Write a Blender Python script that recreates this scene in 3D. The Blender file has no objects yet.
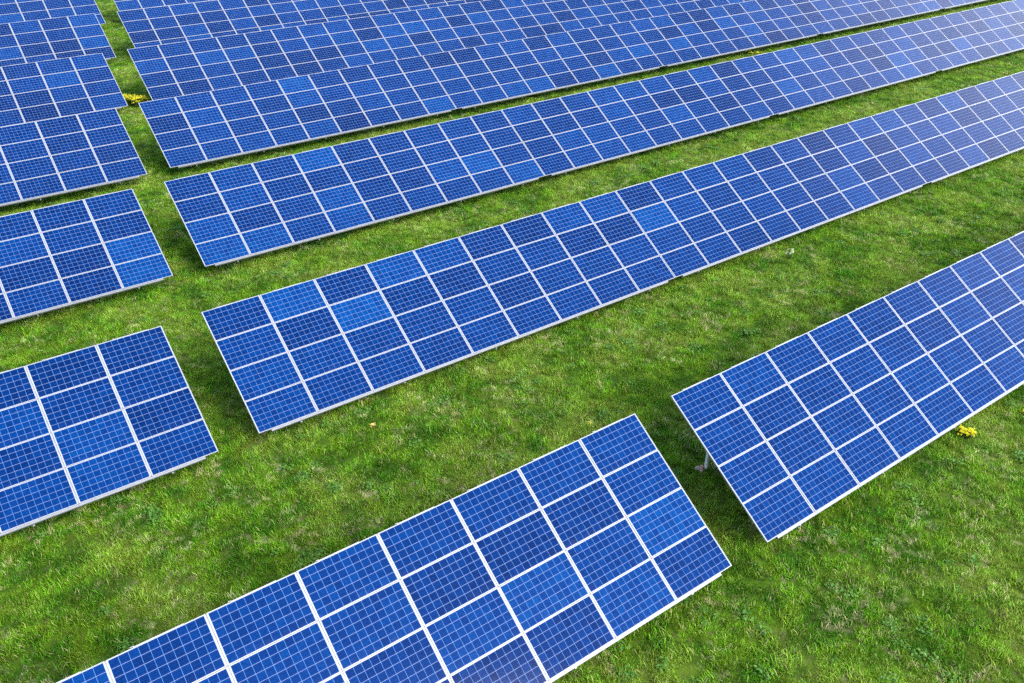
import bpy, bmesh, math, random
import numpy as np
from mathutils import Matrix, Vector, noise as mnoise

random.seed(7)
RNG = np.random.default_rng(11)
sc = bpy.context.scene
COL = sc.collection
R_ = math.radians

# ------------------------------------------------------------------ measures
GZ = 2.6                      # height of the tables' top edge above the ground
TAU = R_(31.61)               # tilt of the tables
W = 3.93                      # slope length of a table (four modules)
PU, PV = 1.67, W / 4          # module pitch along the row / down the slope
MU, MV = 1.65, PV - 0.008     # module size
NC = 9                        # columns per table
CT, ST, TT = math.cos(TAU), math.sin(TAU), math.tan(TAU)

# ------------------------------------------------------------------ helpers
def link(o, parent=None):
    COL.objects.link(o)
    if parent is not None:
        o.parent = parent
    return o

def tag(o, label=None, cat=None, group=None, kind=None):
    if label: o['label'] = label
    if cat: o['category'] = cat
    if group: o['group'] = group
    if kind: o['kind'] = kind
    return o

def add_box(bm, x0, x1, y0, y1, z0, z1, mi=0):
    v = [bm.verts.new(p) for p in ((x0,y0,z0),(x1,y0,z0),(x1,y1,z0),(x0,y1,z0),
                                   (x0,y0,z1),(x1,y0,z1),(x1,y1,z1),(x0,y1,z1))]
    for f in ((3,2,1,0),(4,5,6,7),(0,1,5,4),(1,2,6,5),(2,3,7,6),(3,0,4,7)):
        bm.faces.new([v[i] for i in f]).material_index = mi

def to_mesh(bm, name, *mats):
    me = bpy.data.meshes.new(name)
    bm.normal_update(); bm.to_mesh(me); bm.free()
    for m in mats: me.materials.append(m)
    return me

def mesh_from(name, verts, faces, mat=None):
    me = bpy.data.meshes.new(name)
    me.from_pydata([tuple(v) for v in verts], [], [tuple(f) for f in faces])
    if mat: me.materials.append(mat)
    me.update()
    return me

class NT:
    def __init__(self, m):
        self.t = m.node_tree; self.n = self.t.nodes; self.l = self.t.links
    def new(self, kind, **kw):
        nd = self.n.new(kind)
        for k, v in kw.items():
            setattr(nd, k, v)
        return nd
    def put(self, sock, v):
        if isinstance(v, bpy.types.NodeSocket): self.l.new(v, sock)
        else: sock.default_value = v
    def math(self, op, a, b=None, c=None, clamp=False):
        nd = self.new('ShaderNodeMath', operation=op, use_clamp=clamp)
        self.put(nd.inputs[0], a)
        if b is not None: self.put(nd.inputs[1], b)
        if c is not None: self.put(nd.inputs[2], c)
        return nd.outputs[0]
    def mix(self, f, a, b, blend='MIX'):
        nd = self.new('ShaderNodeMix', data_type='RGBA', blend_type=blend)
        self.put(nd.inputs[0], f); self.put(nd.inputs[6], a); self.put(nd.inputs[7], b)
        return nd.outputs[2]
    def noise(self, vec, scale, detail=3, rough=.55, dist=0.0):
        nd = self.new('ShaderNodeTexNoise')
        self.put(nd.inputs['Vector'], vec)
        nd.inputs['Scale'].default_value = scale; nd.inputs['Detail'].default_value = detail
        nd.inputs['Roughness'].default_value = rough; nd.inputs['Distortion'].default_value = dist
        return nd.outputs['Fac']
    def step(self, v, lo, hi):
        nd = self.new('ShaderNodeMapRange', interpolation_type='SMOOTHSTEP')
        self.put(nd.inputs[0], v)
        nd.inputs[1].default_value = lo; nd.inputs[2].default_value = hi
        return nd.outputs[0]

def material(name):
    m = bpy.data.materials.new(name); m.use_nodes = True
    t = NT(m); b = t.n['Principled BSDF']
    return m, t, b

# ------------------------------------------------------------------ materials
def mat_cells():
    m, t, b = material('photovoltaic cells')
    uv = t.new('ShaderNodeUVMap', uv_map='UVMap').outputs[0]
    s = t.new('ShaderNodeSeparateXYZ'); t.l.new(uv, s.inputs[0])
    u, v = s.outputs[0], s.outputs[1]
    def edge(c, half):
        fr = t.math('FRACT', c)
        d = t.math('MINIMUM', fr, t.math('SUBTRACT', 1.0, fr))
        return t.math('LESS_THAN', d, half)
    out = t.math('MAXIMUM',
                 t.math('MAXIMUM', t.math('LESS_THAN', u, 0.0), t.math('GREATER_THAN', u, 10.0)),
                 t.math('MAXIMUM', t.math('LESS_THAN', v, 0.0), t.math('GREATER_THAN', v, 6.0)))
    # bus bars run along the long side, three per cell
    fv = t.math('FRACT', t.math('MULTIPLY_ADD', v, 3.0, 0.0))
    bus = t.math('LESS_THAN', t.math('ABSOLUTE', t.math('SUBTRACT', fv, 0.5)), 0.030)
    # one random tone per cell and per module
    info = t.new('ShaderNodeObjectInfo')
    tint = t.new('ShaderNodeAttribute', attribute_type='OBJECT', attribute_name='tint').outputs['Fac']
    cid = t.new('ShaderNodeCombineXYZ')
    t.put(cid.inputs[0], t.math('FLOOR', u)); t.put(cid.inputs[1], t.math('FLOOR', v))
    t.put(cid.inputs[2], t.math('MULTIPLY', info.outputs['Random'], 917.0))
    wn = t.new('ShaderNodeTexWhiteNoise', noise_dimensions='3D'); t.l.new(cid.outputs[0], wn.inputs['Vector'])
    # crystal grain of the cells
    off = t.new('ShaderNodeVectorMath', operation='ADD'); t.l.new(uv, off.inputs[0])
    c2 = t.new('ShaderNodeCombineXYZ'); t.put(c2.inputs[0], t.math('MULTIPLY', info.outputs['Random'], 313.0))
    t.l.new(c2.outputs[0], off.inputs[1])
    vor = t.new('ShaderNodeTexVoronoi'); t.l.new(off.outputs[0], vor.inputs['Vector']); vor.inputs['Scale'].default_value = 5.0
    sep = t.new('ShaderNodeSeparateColor'); t.l.new(vor.outputs['Color'], sep.inputs[0])
    tone = t.math('ADD', tint, t.math('MULTIPLY', t.math('SUBTRACT', wn.outputs['Value'], 0.5), 0.24))
    tone = t.math('ADD', tone, t.math('MULTIPLY', t.math('SUBTRACT', sep.outputs[0], 0.5), 0.20), clamp=True)
    ramp = t.new('ShaderNodeValToRGB'); t.l.new(tone, ramp.inputs[0])
    e = ramp.color_ramp.elements
    e[0].position = 0.0; e[0].color = CELL[0] + (1,)
    e[1].position = 1.0; e[1].color = CELL[2] + (1,)
    k = e.new(0.40); k.color = CELL[1] + (1,)
    col = t.mix(t.math('MULTIPLY', bus, 0.08), ramp.outputs[0], (0.10, 0.20, 0.42, 1))
    col = t.mix(edge(u, CELL_GAP_U), col, (0.075, 0.17, 0.36, 1))
    col = t.mix(edge(v, CELL_GAP_V), col, (0.145, 0.20, 0.36, 1))
    col = t.mix(out, col, (0.31, 0.33, 0.37, 1))
    # thin uneven dust film on the glass
    pos = t.new('ShaderNodeNewGeometry').outputs['Position']
    dust = t.step(t.noise(pos, 1.3, 5, .65), .40, .80)
    low = t.math('SUBTRACT', 1.0, t.step(v, -.1, 1.1))          # dirt the rain leaves along each module's lower edge
    film = t.math('MULTIPLY_ADD', t.math('MULTIPLY', low, t.step(t.noise(pos, 5.0, 4, .6), .42, .75)), .030, t.math('MULTIPLY', dust, .002))
    col = t.mix(film, col, (0.30, 0.30, 0.29, 1))
    sp = t.new('ShaderNodeTexVoronoi'); t.l.new(off.outputs[0], sp.inputs['Vector']); sp.inputs['Scale'].default_value = 1.2
    sps = t.new('ShaderNodeSeparateColor'); t.l.new(sp.outputs['Color'], sps.inputs[0])
    drop = t.math('MULTIPLY', t.math('LESS_THAN', sp.outputs['Distance'], .12), t.math('GREATER_THAN', sps.outputs[1], .997))
    col = t.mix(t.math('MULTIPLY', drop, .8), col, (0.5, 0.5, 0.47, 1))   # bird droppings
    t.l.new(col, b.inputs['Base Color'])
    b.inputs['Roughness'].default_value = 0.45
    b.inputs['Specular IOR Level'].default_value = 0.0
    b.inputs['Coat Weight'].default_value = 0.65
    b.inputs['Coat IOR'].default_value = 1.15
    t.l.new(t.math('MULTIPLY_ADD', dust, 0.05, 0.08), b.inputs['Coat Roughness'])
    b.inputs['Sheen Weight'].default_value = 0.01; b.inputs['Sheen Roughness'].default_value = 0.35   # sheen added to whiten the glass at a glancing angle, like glare
    return m

CELL_GAP_U, CELL_GAP_V = 0.020, 0.022
CELL = ((0.0003, 0.0096, 0.062), (0.0004, 0.0212, 0.116), (0.0012, 0.056, 0.215))

def mat_metal(name, c, metallic, rough):
    m, t, b = material(name)
    pos = t.new('ShaderNodeNewGeometry').outputs['Position']
    n = t.noise(pos, 9.0, 4)
    col = t.mix(t.step(n, .3, .75), tuple(x*.86 for x in c) + (1,), tuple(c) + (1,))
    t.l.new(col, b.inputs['Base Color'])
    b.inputs['Metallic'].default_value = metallic
    t.l.new(t.math('MULTIPLY_ADD', n, 0.2, rough - .1), b.inputs['Roughness'])
    return m

def grass_colour(t, pos, dark=1.0):
    """Patches of lush, yellowish and dry grass, fixed to the place."""
    big = t.noise(pos, 0.33, 4, .6, .4)
    mid = t.noise(pos, 1.25, 4, .65, .3)
    fine = t.noise(pos, 4.5, 3, .6)
    G = lambda c: tuple(x * dark for x in c) + (1,)
    col = t.mix(t.step(mid, .36, .64), G((0.060, 0.185, 0.007)), G((0.178, 0.350, 0.014)))
    col = t.mix(t.math('MULTIPLY', t.step(big, .44, .64), .75), col, G((0.275, 0.405, 0.045)))
    dry = t.math('MULTIPLY', t.step(fine, .48, .68), t.step(t.noise(pos, .8, 3, .6, .6), .46, .62))
    col = t.mix(t.math('MULTIPLY', dry, .72), col, G((0.62, 0.58, 0.30)))
    lush = t.math('MULTIPLY', t.step(t.noise(pos, .55, 3, .6), .54, .70), .65)
    col = t.mix(lush, col, G((0.050, 0.165, 0.008)))
    return col

def mat_grass():
    m, t, b = material('grass blades')
    pos = t.new('ShaderNodeNewGeometry').outputs['Position']
    col = grass_colour(t, pos)
    bl = t.new('ShaderNodeAttribute', attribute_name='blade').outputs['Fac']
    info = t.new('ShaderNodeObjectInfo').outputs['Random']
    hsv = t.new('ShaderNodeHueSaturation')
    t.put(hsv.inputs['Hue'], t.math('MULTIPLY_ADD', info, 0.035, 0.482))
    t.put(hsv.inputs['Value'], t.math('MULTIPLY', t.math('MULTIPLY_ADD', bl, 0.85, 0.60), t.math('MULTIPLY_ADD', info, 0.8, 0.62)))
    t.put(hsv.inputs['Color'], col)
    straw = t.math('GREATER_THAN', bl, 0.97)
    col = t.mix(t.math('MULTIPLY', straw, .8), hsv.outputs[0], (0.38, 0.35, 0.16, 1))
    t.l.new(col, b.inputs['Base Color'])
    b.inputs['Roughness'].default_value = 0.62
    b.inputs['Specular IOR Level'].default_value = 0.12
    tr = t.new('ShaderNodeBsdfTranslucent'); t.l.new(col, tr.inputs[0])
    mx = t.new('ShaderNodeMixShader'); mx.inputs[0].default_value = 0.38
    t.l.new(b.outputs[0], mx.inputs[1]); t.l.new(tr.outputs[0], mx.inputs[2])
    t.l.new(mx.outputs[0], t.n['Material Output'].inputs[0])
    return m

def mat_ground():
    m, t, b = material('meadow ground')
    pos = t.new('ShaderNodeNewGeometry').outputs['Position']
    g = grass_colour(t, pos, .34)
    soil = t.math('MULTIPLY', t.step(t.noise(pos, 7.0, 5, .7), .50, .66), .55)
    col = t.mix(soil, g, (0.085, 0.072, 0.035, 1))
    t.l.new(col, b.inputs['Base Color'])
    b.inputs['Roughness'].default_value = .95; b.inputs['Specular IOR Level'].default_value = .1
    bp = t.new('ShaderNodeBump'); bp.inputs['Strength'].default_value = .7; bp.inputs['Distance'].default_value = .05
    t.l.new(t.noise(pos, 14.0, 6, .7), bp.inputs['Height']); t.l.new(bp.outputs[0], b.inputs['Normal'])
    return m

def mat_plain(name, c1, c2, scale=12.0, rough=.7, transl=0.0):
    m, t, b = material(name)
    pos = t.new('ShaderNodeNewGeometry').outputs['Position']
    col = t.mix(t.step(t.noise(pos, scale, 3), .35, .65), c1 + (1,), c2 + (1,))
    t.l.new(col, b.inputs['Base Color']); b.inputs['Roughness'].default_value = rough
    b.inputs['Specular IOR Level'].default_value = .25
    if transl:
        tr = t.new('ShaderNodeBsdfTranslucent'); t.l.new(col, tr.inputs[0])
        mx = t.new('ShaderNodeMixShader'); mx.inputs[0].default_value = transl
        t.l.new(b.outputs[0], mx.inputs[1]); t.l.new(tr.outputs[0], mx.inputs[2])
        t.l.new(mx.outputs[0], t.n['Material Output'].inputs[0])
    return m

M_CELL = mat_cells()
M_FRAME = mat_metal('anodised frame', (0.31, 0.325, 0.355), 0.15, 0.42)
M_STEEL = mat_metal('galvanised steel', (0.23, 0.25, 0.27), 0.35, 0.48)
M_POST = mat_metal('pale zinc posts', (0.78, 0.77, 0.74), 0.0, 0.5)
M_GRASS = mat_grass()
M_GROUND = mat_ground()
M_WEED = mat_plain('broad leaves', (0.045, 0.150, 0.014), (0.100, 0.235, 0.028), 3.0, .5, .25)
M_STEM = mat_plain('green stems', (0.06, 0.13, 0.02), (0.11, 0.19, 0.03), 9.0, .6, .2)
M_YELLOW = mat_plain('yellow petals', (0.66, 0.60, 0.010), (0.74, 0.70, 0.03), 8.0, .6, .25)
M_ORANGE = mat_plain('pale orange petals', (0.80, 0.52, 0.10), (0.85, 0.66, 0.22), 8.0, .6, .2)
M_WHITE = mat_plain('pale whitish petals', (0.62, 0.70, 0.48), (0.75, 0.80, 0.62), 8.0, .6, .2)
M_SOIL = mat_plain('bare soil', (0.34, 0.20, 0.15), (0.60, 0.42, 0.36), 22.0, .95)

# ------------------------------------------------------------------ shared meshes of a table
def slope(v, n=0.0):                     # point on the table plane (local to the table): v down the slope, n along the normal
    return (-v * CT - n * ST, GZ - v * ST + n * CT)

def panel_mesh():
    fw = 0.013
    x, y = MU / 2 - fw, MV / 2 - fw
    bm = bmesh.new(); add_box(bm, -x, x, -y, y, -0.009, -0.003)
    uvl = bm.loops.layers.uv.new('UVMap')
    pu, pv = 0.1595, 0.1566
    for f in bm.faces:
        for l in f.loops:
            c = l.vert.co
            l[uvl].uv = (c.x / pu + 5, c.y / pv + 3) if f.normal.z > -.5 and abs(c.z + .003) < 1e-4 else (-1, -1)
    return to_mesh(bm, 'solar_panel', M_CELL)

def frame_mesh():
    bm = bmesh.new(); X, Y, w = MU / 2, MV / 2, 0.013
    add_box(bm, -X, X, Y - w, Y, -0.038, 0); add_box(bm, -X, X, -Y, -Y + w, -0.038, 0)
    add_box(bm, -X, -X + w, -Y + w, Y - w, -0.038, 0); add_box(bm, X - w, X, -Y + w, Y - w, -0.038, 0)
    return to_mesh(bm, 'frame', M_FRAME)

L = NC * PU - (PU - MU)                  # table length
INSET = 0.34
def bar_mesh(name, x0, x1, v0, v1, n0, n1, mat=None):
    """Bar lying in the table plane, local to the tilted frame (y up the slope)."""
    bm = bmesh.new(); add_box(bm, x0, x1, -v1, -v0, n0, n1)
    return to_mesh(bm, name, mat or M_STEEL)

def lower_rail_mesh():
    bm = bmesh.new()                     # a C-shaped channel that shows below the lowest modules
    add_box(bm, INSET, L - INSET, -(W + 0.046), -(W - 0.004), -0.030, -0.026)
    add_box(bm, INSET, L - INSET, -(W + 0.050), -(W + 0.0462), -0.095, -0.026)
    add_box(bm, INSET, L - INSET, -(W + 0.046), -(W - 0.06), -0.099, -0.0952)
    return to_mesh(bm, 'lower_rail', M_STEEL)

def post_mesh(h):
    bm = bmesh.new(); a, w, th = 0.032, 0.065, 0.006
    add_box(bm, -a, a, -w/2, -w/2 + th, -0.25, h)            # C-section post
    add_box(bm, -a, -a + th, -w/2 + th, w/2, -0.25, h - .002)
    add_box(bm, a - th, a, -w/2 + th, w/2, -0.25, h - .002)
    return to_mesh(bm, 'post', M_POST)

def rafter_mesh():
    bm = bmesh.new()
    add_box(bm, -0.022, 0.022, -(W + 0.075), -0.16, -0.190, -0.1105)
    return to_mesh(bm, 'rafter', M_STEEL)

def clip_mesh():
    bm = bmesh.new()
    add_box(bm, -0.42, 0.42, 0.001, 0.013, -0.030, -0.004)
    add_box(bm, -0.47, -0.41, 0.0135, 0.024, -0.034, 0.004)
    return to_mesh(bm, 'edge_clip', M_FRAME)

ME_PANEL, ME_FRAME = panel_mesh(), frame_mesh()
ME_LOW = lower_rail_mesh()
ME_PURLIN = bar_mesh('purlin', 0.10, L - 0.10, -0.03, 0.03, -0.110, -0.039)
ME_JOINT = bar_mesh('joint_strip', -0.0085, 0.0085, 0.01, W - 0.02, -0.030, -0.012)
ME_RAFTER, ME_CLIP = rafter_mesh(), clip_mesh()
YB, YF = 0.42, 2.30                      # back and front posts, behind the top edge (horizontal)
ME_POST_B = post_mesh(GZ - YB * TT - 0.19 / CT + .02)
ME_POST_F = post_mesh(GZ - YF * TT - 0.19 / CT + .02)
SUP = [1.17 + k * (L - 2.34) / 4 for k in range(5)]

def child(name, me, parent, loc=(0, 0, 0), tilt=True, rz=0.0):
    o = bpy.data.objects.new(name, me); link(o, parent)
    o.location = loc
    if tilt: o.rotation_euler = (TAU, 0, 0)
    elif rz: o.rotation_euler = (0, 0, rz)
    return o

def random_tint():
    r = random.random()
    if r < .30: return random.uniform(.02, .2)
    if r < .9: return random.uniform(.2, .45)
    return random.uniform(.42, .58)

# tones read off the nearest modules: one string per column, from the top module down (0 dark .. 9 pale)
TONES = {
    ('B', 2, 0): {0: '2555', 1: '8254', 2: '2934', 3: '7233', 4: '6244', 5: '2324', 6: '1444', 7: '6143', 8: '6144'},
    ('B', 2, 1): {0: '1944', 1: '4534', 2: '5232', 3: '5343', 4: '2434', 5: '4234'},
    ('C', 2, 0): {0: '2278', 1: '5528', 2: '3234', 3: '8277', 4: '2223', 5: '3324', 6: '4473', 7: '4494', 8: '3338'},
    ('A', 2, 0): {0: '4455', 1: '5345', 2: '3344', 3: '4445', 4: '3454', 5: '4354', 6: '4545', 7: '5344', 8: '4554'},
    ('B', 1, 0): {8: '2325', 7: '1376', 6: '2636'},
    ('A', 1, 0): {8: '5583', 7: '5357', 6: '4273', 5: '4262', 4: '5544', 3: '4565'},
    ('C', 1, 0): {8: '3288', 7: '2411', 6: '3514'},
    ('D', 1, 0): {8: '3223', 7: '1133', 6: '3333'},
}

PROTO = None
def make_table():
    """The first table with all its parts; the others are copies."""
    root = link(bpy.data.objects.new('solar_table', None))
    root.empty_display_size = .5
    for c in range(NC):
        for r in range(4):
            x, v = c * PU + MU / 2, r * PV + PV / 2
            y, z = slope(v)
            p = child('solar_panel', ME_PANEL, root, (x, y, z)); p['cr'] = c * 10 + r
            child('frame', ME_FRAME, p, tilt=False)
        if c < NC - 1:
            y, z = slope(0)
            child('joint_strip', ME_JOINT, root, (c * PU + MU + .01, y, z))
        y, z = slope(0.004)
        child('edge_clip', ME_CLIP, root, (c * PU + MU / 2 + .04, y, z))
    child('lower_rail', ME_LOW, root, (0, 0, GZ))
    for v in (0.45, 1.52, 2.46, 3.50):
        y, z = slope(v); child('purlin', ME_PURLIN, root, (0, y, z))
    for x in SUP:
        child('rafter', ME_RAFTER, root, (x, 0, GZ))
        child('post', ME_POST_B, root, (x, -YB, 0), tilt=False)
        child('post', ME_POST_F, root, (x, -YF, 0), tilt=False)
    return root

def copy_tree(o, parent=None):
    c = o.copy(); link(c, parent)
    for ch in list(o.children): copy_tree(ch, c)
    return c

ORD = {'A': 'first', 'B': 'second', 'C': 'third', 'D': 'fourth', 'E': 'fifth', 'F': 'sixth', 'G': 'seventh'}
NTH = ('first', 'second', 'third', 'fourth', 'fifth')
ROWS = {  # x of the table end at the grass alley, y of the top edge, how many tables are in view
    ('A', 1): (6.593, -10.27, 1), ('A', 2): (7.759, -10.255, 2),
    ('B', 1): (-1.111, -0.095, 1), ('B', 2): (0.0, 0.0, 3),
    ('C', 1): (0.927, 10.073, 1), ('C', 2): (2.05, 10.084, 4),
    ('D', 1): (2.962, 20.156, 1), ('D', 2): (4.008, 20.338, 5),
    ('E', 1): (4.985, 30.665, 1), ('E', 2): (6.30, 30.70, 4),
    ('F', 1): (7.157, 41.346, 1), ('F', 2): (8.46, 41.12, 2),
    ('G', 1): (9.075, 51.45, 1), ('G', 2): (10.38, 51.7, 1)}
SPECIAL = {
    ('A', 1, 0): 'nearest blue solar table at the bottom, its right end before the grass alley',
    ('A', 2, 0): 'blue solar table at right with a pale post showing under its end',
    ('A', 2, 1): 'mere sliver of a blue solar table at the right frame edge, in the nearest row',
    ('B', 1, 0): 'short-showing blue solar table at the left edge, second row from the bottom',
}
for (row, side), (xe, yt, n) in ROWS.items():
    for j in range(n):
        x0 = xe - (L if side == 1 else 0) + (j * NC * PU if side == 2 else 0)
        if PROTO is None:
            PROTO = make_table(); t = PROTO
        else:
            t = copy_tree(PROTO)
        t.location = (x0, yt, 0)
        if (row, side, j) in SPECIAL: lab = SPECIAL[(row, side, j)]
        elif side == 1: lab = f'blue solar table left of the grass alley in the {ORD[row]} row from the bottom'
        elif j == 0: lab = f'blue solar table just right of the grass alley in the {ORD[row]} row from the bottom'
        else: lab = f'{NTH[j]} blue solar table right of the grass alley in the {ORD[row]} row from the bottom'
        tag(t, lab, 'solar table', 'blue solar tables standing in rows on the meadow')
        tones = TONES.get((row, side, j), {})
        for ch in t.children:
            if 'cr' in ch.keys():
                c, r = divmod(ch['cr'], 10)
                if c in tones: ch['tint'] = int(tones[c][r]) / 9 * .54 + .07 + random.uniform(-.03, .03)
                else: ch['tint'] = random_tint()
                # modules never sit perfectly flush: a few tenths of a degree each
                ch.rotation_euler = (TAU + random.gauss(0, .0022), random.gauss(0, .0022), random.gauss(0, .0006))

for o in bpy.data.objects:
    if 'cr' in o.keys(): del o['cr']

# ------------------------------------------------------------------ ground
def gz(x, y):
    return .05 * mnoise.noise(Vector((x * .22, y * .22, 3.1))) + .02 * mnoise.noise(Vector((x * .9, y * .9, 7.7)))

CAM = Vector((-5.11271243, -21.67706676, 12.06326299 + GZ))
FOCAL = 871.02
RM = np.array([[0.81343692, -0.58163195, 0.00496584], [0.30649239, 0.43586738, 0.84621631], [-0.49435089, -0.68682159, 0.53281639]])

def make_ground():
    xs = np.arange(-40, 100.01, 1.0); ys = np.arange(-40, 100.01, 1.0)
    nx, ny = len(xs), len(ys)
    verts, dens = [], []
    for y in ys:
        for x in xs:
            verts.append((x, y, gz(x, y)))
            c = RM @ (np.array((x, y, 0)) - np.array(CAM))
            d = -c[2]
            if d < 5: dens.append(0.0); continue
            px, py = FOCAL * c[0] / d, FOCAL * c[1] / d
            m = 3.2 * FOCAL / d                           # a margin of three metres round the view
            inside = abs(px) < 512 + m and abs(py) < 342 + m
            dens.append((max(.16, min(1.0, (30.0 / d) ** 1.5)) if inside else 0.0))
    faces = [(j*nx+i, j*nx+i+1, (j+1)*nx+i+1, (j+1)*nx+i) for j in range(ny-1) for i in range(nx-1)]
    # the sheet runs on to the horizon
    x0, x1, y0, y1 = xs[0], xs[-1], ys[0], ys[-1]
    B = 3000.0
    b = len(verts)
    verts += [(x0-B, y0-B, 0), (x1+B, y0-B, 0), (x1+B, y1+B, 0), (x0-B, y1+B, 0)]; dens += [0]*4
    rim_s = [i for i in range(nx)]; rim_e = [j*nx+nx-1 for j in range(ny)]
    rim_n = [(ny-1)*nx+i for i in range(nx-1, -1, -1)]; rim_w = [j*nx for j in range(ny-1, -1, -1)]
    for rim, a, c in ((rim_s, b, b+1), (rim_e, b+1, b+2), (rim_n, b+2, b+3), (rim_w, b+3, b)):
        faces.append((a, c) + tuple(reversed(rim)))
    me = mesh_from('meadow', verts, faces, M_GROUND)
    at = me.attributes.new('cover', 'FLOAT', 'POINT'); at.data.foreach_set('value', np.array(dens, dtype=np.float32))
    for p in me.polygons: p.use_smooth = True
    o = link(bpy.data.objects.new('meadow', me))
    tag(o, 'green meadow ground under and between the solar tables', 'meadow', kind='structure')
    return o
MEADOW = make_ground()

# ------------------------------------------------------------------ grass: one tuft, spread over the meadow
def tuft_mesh(name, blades, radius, hmin, hmax, width, mat, lean=.55):
    V, F, A = [], [], []
    for _ in range(blades):
        r = radius * math.sqrt(random.random()); a = random.uniform(0, 2*math.pi)
        bx, by = r * math.cos(a), r * math.sin(a)
        h = random.uniform(hmin, hmax); w = width * random.uniform(.6, 1.25)
        d = random.uniform(0, 2*math.pi); ln = h * random.uniform(.15, lean * 1.6)
        dx, dy = math.cos(d), math.sin(d); sx, sy = -dy * w / 2, dx * w / 2
        k = len(V); val = random.random()
        for s, ww, zz in ((0, .8, 0), (.28, 1, .55), (.68, .75, .88)):
            cx, cy = bx + dx * ln * s, by + dy * ln * s
            V += [(cx - sx*ww, cy - sy*ww, h*zz - .01), (cx + sx*ww, cy + sy*ww, h*zz - .01)]
        V.append((bx + dx * ln * 1.15, by + dy * ln * 1.15, h * random.uniform(.82, 1.0)))
        F += [(k, k+1, k+3, k+2), (k+2, k+3, k+5, k+4), (k+4, k+5, k+6)]
        A += [val] * 7
    me = mesh_from(name, V, F, mat)
    at = me.attributes.new('blade', 'FLOAT', 'POINT'); at.data.foreach_set('value', np.array(A, dtype=np.float32))
    return me

def leaf_patch_mesh(name, leaves, radius, mat):
    V, F = [], []
    for _ in range(leaves):
        r = radius * random.random() ** .7; a = random.uniform(0, 2*math.pi)
        cx, cy, cz = r*math.cos(a), r*math.sin(a), random.uniform(.05, .13)
        s = random.uniform(.014, .032); d = random.uniform(0, 6.283); tz = random.uniform(-.4, .4)
        k = len(V)
        for i in range(6):
            q = i * math.pi / 3
            ex, ey = s * 1.5 * math.cos(q), s * math.sin(q)
            V.append((cx + ex*math.cos(d) - ey*math.sin(d), cy + ex*math.sin(d) + ey*math.cos(d), cz + ex*tz + .01*math.sin(q*2)))
        F.append(tuple(range(k, k+6)))
    return mesh_from(name, V, F, mat)

def scatter(obj, density, smin, smax, patch=None, patch_scale=.5, seed=0):
    ng = bpy.data.node_groups.new(obj.name + '_spread', 'GeometryNodeTree')
    ng.interface.new_socket('Geometry', in_out='INPUT', socket_type='NodeSocketGeometry')
    ng.interface.new_socket('Geometry', in_out='OUTPUT', socket_type='NodeSocketGeometry')
    N, K = ng.nodes, ng.links
    gi, go = N.new('NodeGroupInput'), N.new('NodeGroupOutput')
    oi = N.new('GeometryNodeObjectInfo'); oi.inputs['Object'].default_value = MEADOW; oi.transform_space = 'RELATIVE'
    di = N.new('GeometryNodeDistributePointsOnFaces'); di.distribute_method = 'RANDOM'; di.inputs['Seed'].default_value = seed
    na = N.new('GeometryNodeInputNamedAttribute'); na.data_type = 'FLOAT'; na.inputs['Name'].default_value = 'cover'
    mu = N.new('ShaderNodeMath'); mu.operation = 'MULTIPLY'; mu.inputs[1].default_value = density
    K.new(na.outputs['Attribute'], mu.inputs[0])
    dens = mu.outputs[0]
    K.new(oi.outputs['Geometry'], di.inputs['Mesh']); K.new(dens, di.inputs['Density'])
    pts = di.outputs['Points']
    no = N.new('ShaderNodeTexNoise'); no.inputs['Scale'].default_value = patch_scale; no.inputs['Detail'].default_value = 3
    ps = N.new('GeometryNodeInputPosition'); K.new(ps.outputs[0], no.inputs['Vector'])
    if patch is not None:                                   # keep only the points inside patches
        cmp_ = N.new('FunctionNodeCompare'); cmp_.data_type = 'FLOAT'; cmp_.operation = 'LESS_THAN'
        K.new(no.outputs[0], cmp_.inputs[0]); cmp_.inputs[1].default_value = patch
        de = N.new('GeometryNodeDeleteGeometry'); de.domain = 'POINT'
        K.new(pts, de.inputs['Geometry']); K.new(cmp_.outputs[0], de.inputs['Selection']); pts = de.outputs[0]
    ip = N.new('GeometryNodeInstanceOnPoints')
    K.new(pts, ip.inputs['Points']); K.new(gi.outputs[0], ip.inputs['Instance'])
    rr = N.new('FunctionNodeRandomValue'); rr.data_type = 'FLOAT_VECTOR'
    rr.inputs[0].default_value = (-.12, -.12, 0); rr.inputs[1].default_value = (.12, .12, 6.283)
    K.new(rr.outputs[0], ip.inputs['Rotation'])
    rs = N.new('FunctionNodeRandomValue'); rs.data_type = 'FLOAT'
    rs.inputs[2].default_value = smin; rs.inputs[3].default_value = smax
    mr = N.new('ShaderNodeMapRange'); K.new(no.outputs[0], mr.inputs[0])
    mr.inputs[1].default_value = .32; mr.inputs[2].default_value = .68; mr.inputs[3].default_value = .5; mr.inputs[4].default_value = 1.45
    m2 = N.new('ShaderNodeMath'); m2.operation = 'MULTIPLY'
    K.new(rs.outputs[1], m2.inputs[0]); K.new(mr.outputs[0], m2.inputs[1])
    K.new(m2.outputs[0], ip.inputs['Scale'])
    K.new(ip.outputs[0], go.inputs[0])
    md = obj.modifiers.new('spread', 'NODES'); md.node_group = ng

grass = link(bpy.data.objects.new('grass', tuft_mesh('grass', 40, .11, .035, .105, .010, M_GRASS)))
tag(grass, 'bright green grass with yellowish and dry patches covering the whole meadow', 'grass', kind='stuff')
scatter(grass, 62.0, .6, 1.45, patch=None, patch_scale=2.4, seed=3)
weeds = link(bpy.data.objects.new('ground_cover', leaf_patch_mesh('ground_cover', 26, .20, M_WEED)))
tag(weeds, 'dark bluish green broadleaf weeds growing in low patches through the grass', 'weeds', kind='stuff')
scatter(weeds, 4.0, .45, 1.0, patch=.57, patch_scale=.75, seed=8)

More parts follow.
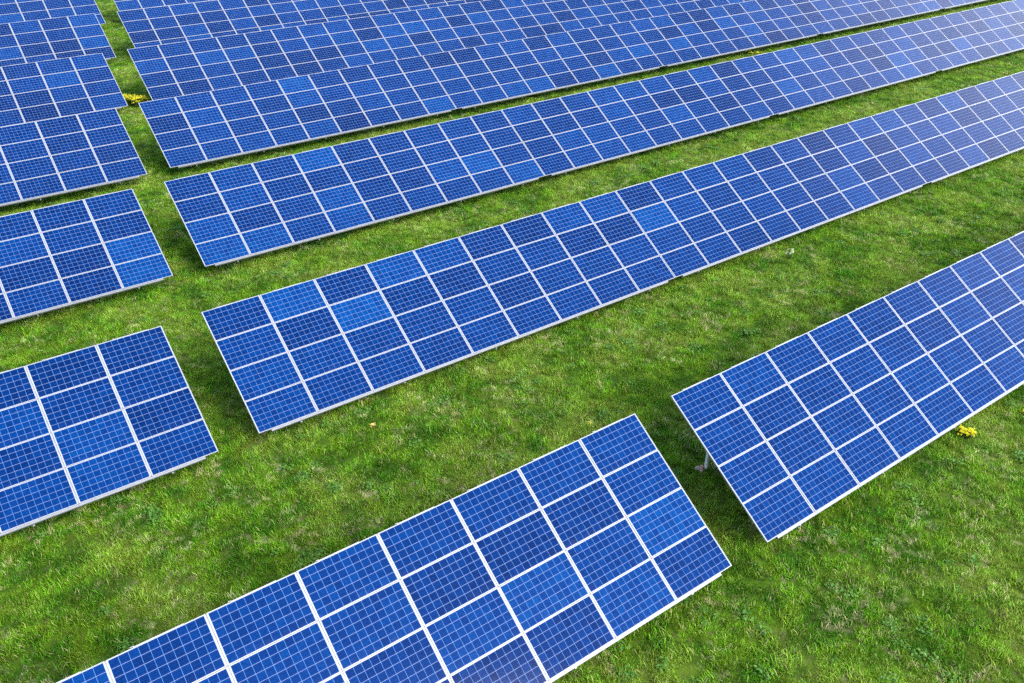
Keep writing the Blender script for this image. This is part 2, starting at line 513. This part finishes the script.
# ------------------------------------------------------------------ flowering plants and the bare soil by the post
def flower_plant(name, loc, w, h, nstem, bloom, label, cat='plant', lobes=1):
    root = link(bpy.data.objects.new(name, None)); root.location = (loc[0], loc[1], gz(loc[0], loc[1]))
    tag(root, label, cat)
    V, F, LV, LF, tips = [], [], [], [], []
    cen = [(random.uniform(-.45, .45) * w if lobes > 1 else 0, random.uniform(-.45, .45) * w if lobes > 1 else 0) for _ in range(lobes)]
    for s in range(nstem):
        c = cen[s % lobes]; rr = w * (.5 if lobes == 1 else random.uniform(.12, .3))
        a = random.uniform(0, 6.283); r = rr * math.sqrt(random.random())
        x1, y1 = c[0] + r*math.cos(a), c[1] + r*math.sin(a); x0, y0 = c[0]*.8 + (x1-c[0])*.25, c[1]*.8 + (y1-c[1])*.25
        z1 = h * random.uniform(.7, 1.0) * (1 - .35 * (r/rr)**2)
        k = len(V); t = .004 + .003 * w
        for (x, y, z, q) in ((x0, y0, -.02, 1), ((x0+x1)/2 + .02*w, (y0+y1)/2, z1*.55, .8), (x1, y1, z1, .5)):
            V += [(x + t*q*math.cos(b), y + t*q*math.sin(b), z) for b in (0, 2.1, 4.2)]
        for lvl in (0, 3):
            for i in range(3): F.append((k+lvl+i, k+lvl+(i+1) % 3, k+lvl+3+(i+1) % 3, k+lvl+3+i))
        tips.append((x1, y1, z1))
        for _ in range(5):                                  # leaves along the stem
            f = random.uniform(.1, .8); lx, ly, lz = x0+(x1-x0)*f, y0+(y1-y0)*f, z1*f
            d = random.uniform(0, 6.283); ln = (.05 + .10*w) * random.uniform(.6, 1.2); lw = ln * .28
            dx, dy = math.cos(d), math.sin(d); j = len(LV)
            LV += [(lx, ly, lz), (lx+dx*ln*.5-dy*lw, ly+dy*ln*.5+dx*lw, lz+ln*.25), (lx+dx*ln, ly+dy*ln, lz+ln*.05), (lx+dx*ln*.5+dy*lw, ly+dy*ln*.5-dx*lw, lz+ln*.25)]
            LF.append((j, j+1, j+2, j+3))
    child('stems', mesh_from('stems', V, F, M_STEM), root, tilt=False)
    child('leaves', mesh_from('leaves', LV, LF, M_STEM), root, tilt=False)
    groups = [[] for _ in range(lobes)]
    if w <= .5: groups = [[tp] for tp in tips]               # small plants: each flower head is a part
    else:
        for i, tp in enumerate(tips): groups[i % lobes].append(tp)
    for g in groups:
        PV_, PF = [], []
        for (x, y, z) in g:
            n = 7 if w > .3 else 5
            for _ in range(n):                              # small four-petal florets
                fx, fy, fz = x + random.gauss(0, .035*w+.012), y + random.gauss(0, .035*w+.012), z + random.uniform(-.08, .05) * h
                s = .016 + .013 * w; d = random.uniform(0, 6.283); tx, ty = random.uniform(-.6, .6), random.uniform(-.6, .6)
                for q in range(4):
                    b = d + q*math.pi/2; k = len(PV_)
                    for (rad, bb) in ((.1, b), (.8, b-.45), (1.15, b), (.8, b+.45)):
                        ex, ey = s*rad*math.cos(bb), s*rad*math.sin(bb)
                        PV_.append((fx+ex, fy+ey, fz + ex*tx + ey*ty + .25*s*rad))
                    PF.append((k, k+1, k+2, k+3))
        if not PF: continue
        child('blossom_cluster', mesh_from('blossom_cluster', PV_, PF, bloom), root, tilt=False)
    return root

flower_plant('flowering_shrub', (5.66, 28.95), 1.35, .62, 130, M_YELLOW, 'large bright yellow flowering clump in the far grass alley between tables', lobes=7)
flower_plant('wildflower', (15.74, -13.68), .52, .30, 56, M_YELLOW, 'bright yellow wildflowers at the lower edge of the right-hand table', lobes=2)
flower_plant('wildflower', (2.82, -4.2), .13, .13, 9, M_ORANGE, 'small pale orange flower alone in the grass below the second row')
flower_plant('wildflower', (7.70, -7.52), .14, .16, 8, M_YELLOW, 'tiny yellow flower in the grass above the nearest table')
flower_plant('wildflower', (18.0, -14.15), .20, .18, 12, M_YELLOW, 'little yellow flowers in the grass at the right frame edge')
flower_plant('wildflower', (42.7, 17.3), .9, .22, 26, M_YELLOW, 'yellow flowers in the narrow shaded strip before the fourth row', lobes=3)
flower_plant('weed', (20.42, -3.95), .30, .42, 12, M_WHITE, 'pale whitish flowering weed standing alone in the grass below the long second row')

def soil_mound(x, y):
    V, F = [(0, 0, .075)], []
    rings, seg = 4, 18
    for r in range(1, rings + 1):
        for s in range(seg):
            a = s * 2*math.pi/seg; q = r / rings * (.11 + .06 * math.sin(a*3+1) + .03*random.uniform(-1, 1))
            V.append((q*math.cos(a), q*math.sin(a), .075*(1 - (r/rings)**1.6) + random.uniform(-.01, .012) - (.03 if r == rings else 0)))
    for s in range(seg): F.append((0, 1+s, 1+(s+1) % seg))
    for r in range(rings-1):
        for s in range(seg):
            a, b = 1+r*seg+s, 1+r*seg+(s+1) % seg
            F.append((a, a+seg, b+seg, b))
    me = mesh_from('soil_mound', V, F, M_SOIL)
    for p in me.polygons: p.use_smooth = True
    o = link(bpy.data.objects.new('soil_mound', me)); o.location = (x, y, gz(x, y) + .04)
    tag(o, 'small heap of pinkish brown soil at the foot of the pale post', 'soil')
soil_mound(8.80, -10.60)

# ------------------------------------------------------------------ light
SUN_AZ, SUN_EL = R_(-70.0), R_(42.0)          # azimuth measured from +x
d = Vector((math.cos(SUN_AZ)*math.cos(SUN_EL), math.sin(SUN_AZ)*math.cos(SUN_EL), math.sin(SUN_EL)))
ld = bpy.data.lights.new('sun', 'SUN'); ld.energy = 1.25; ld.angle = R_(30.0); ld.color = (1.0, .95, .87)
lo = link(bpy.data.objects.new('sun', ld)); lo.rotation_euler = (-d).to_track_quat('-Z', 'Y').to_euler(); lo.location = d * 60
w = bpy.data.worlds.new('World'); sc.world = w; w.use_nodes = True
wt = w.node_tree; bg = wt.nodes['Background']
sky = wt.nodes.new('ShaderNodeTexSky'); sky.sky_type = 'NISHITA'; sky.sun_disc = False
sky.sun_elevation = SUN_EL; sky.sun_rotation = math.pi/2 - SUN_AZ
sky.air_density = 1.0; sky.dust_density = 2.5; sky.ozone_density = 1.0
# bright haze lobe added low in the eastern sky, to whiten panels by reflection
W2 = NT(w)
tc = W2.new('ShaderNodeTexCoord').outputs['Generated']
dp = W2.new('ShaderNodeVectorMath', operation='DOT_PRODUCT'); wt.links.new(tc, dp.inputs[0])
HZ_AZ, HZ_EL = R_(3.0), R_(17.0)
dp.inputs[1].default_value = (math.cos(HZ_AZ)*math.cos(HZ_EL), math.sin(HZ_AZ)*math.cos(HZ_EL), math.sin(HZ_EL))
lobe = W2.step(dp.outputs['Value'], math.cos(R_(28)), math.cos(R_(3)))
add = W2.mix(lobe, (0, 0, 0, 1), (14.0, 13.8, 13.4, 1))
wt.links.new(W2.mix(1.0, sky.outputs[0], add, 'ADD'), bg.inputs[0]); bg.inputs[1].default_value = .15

# ------------------------------------------------------------------ camera
cd = bpy.data.cameras.new('camera'); cam = link(bpy.data.objects.new('camera', cd))
cd.sensor_fit = 'HORIZONTAL'; cd.sensor_width = 36.0; cd.lens = FOCAL / 1024 * 36
cd.clip_start = .1; cd.clip_end = 8000
mw = Matrix([[RM[c][r] for c in range(3)] for r in range(3)]).to_4x4(); mw.translation = CAM
cam.matrix_world = mw
sc.camera = cam

vs = sc.view_settings
sc.display_settings.display_device = 'sRGB'
vs.view_transform = 'Standard'; vs.look = 'None'; vs.exposure = 1.62; vs.gamma = 1.0; vs.use_curve_mapping = False
sc.cycles.use_denoising = False
sc.cycles.max_bounces = 6; sc.cycles.transparent_max_bounces = 4
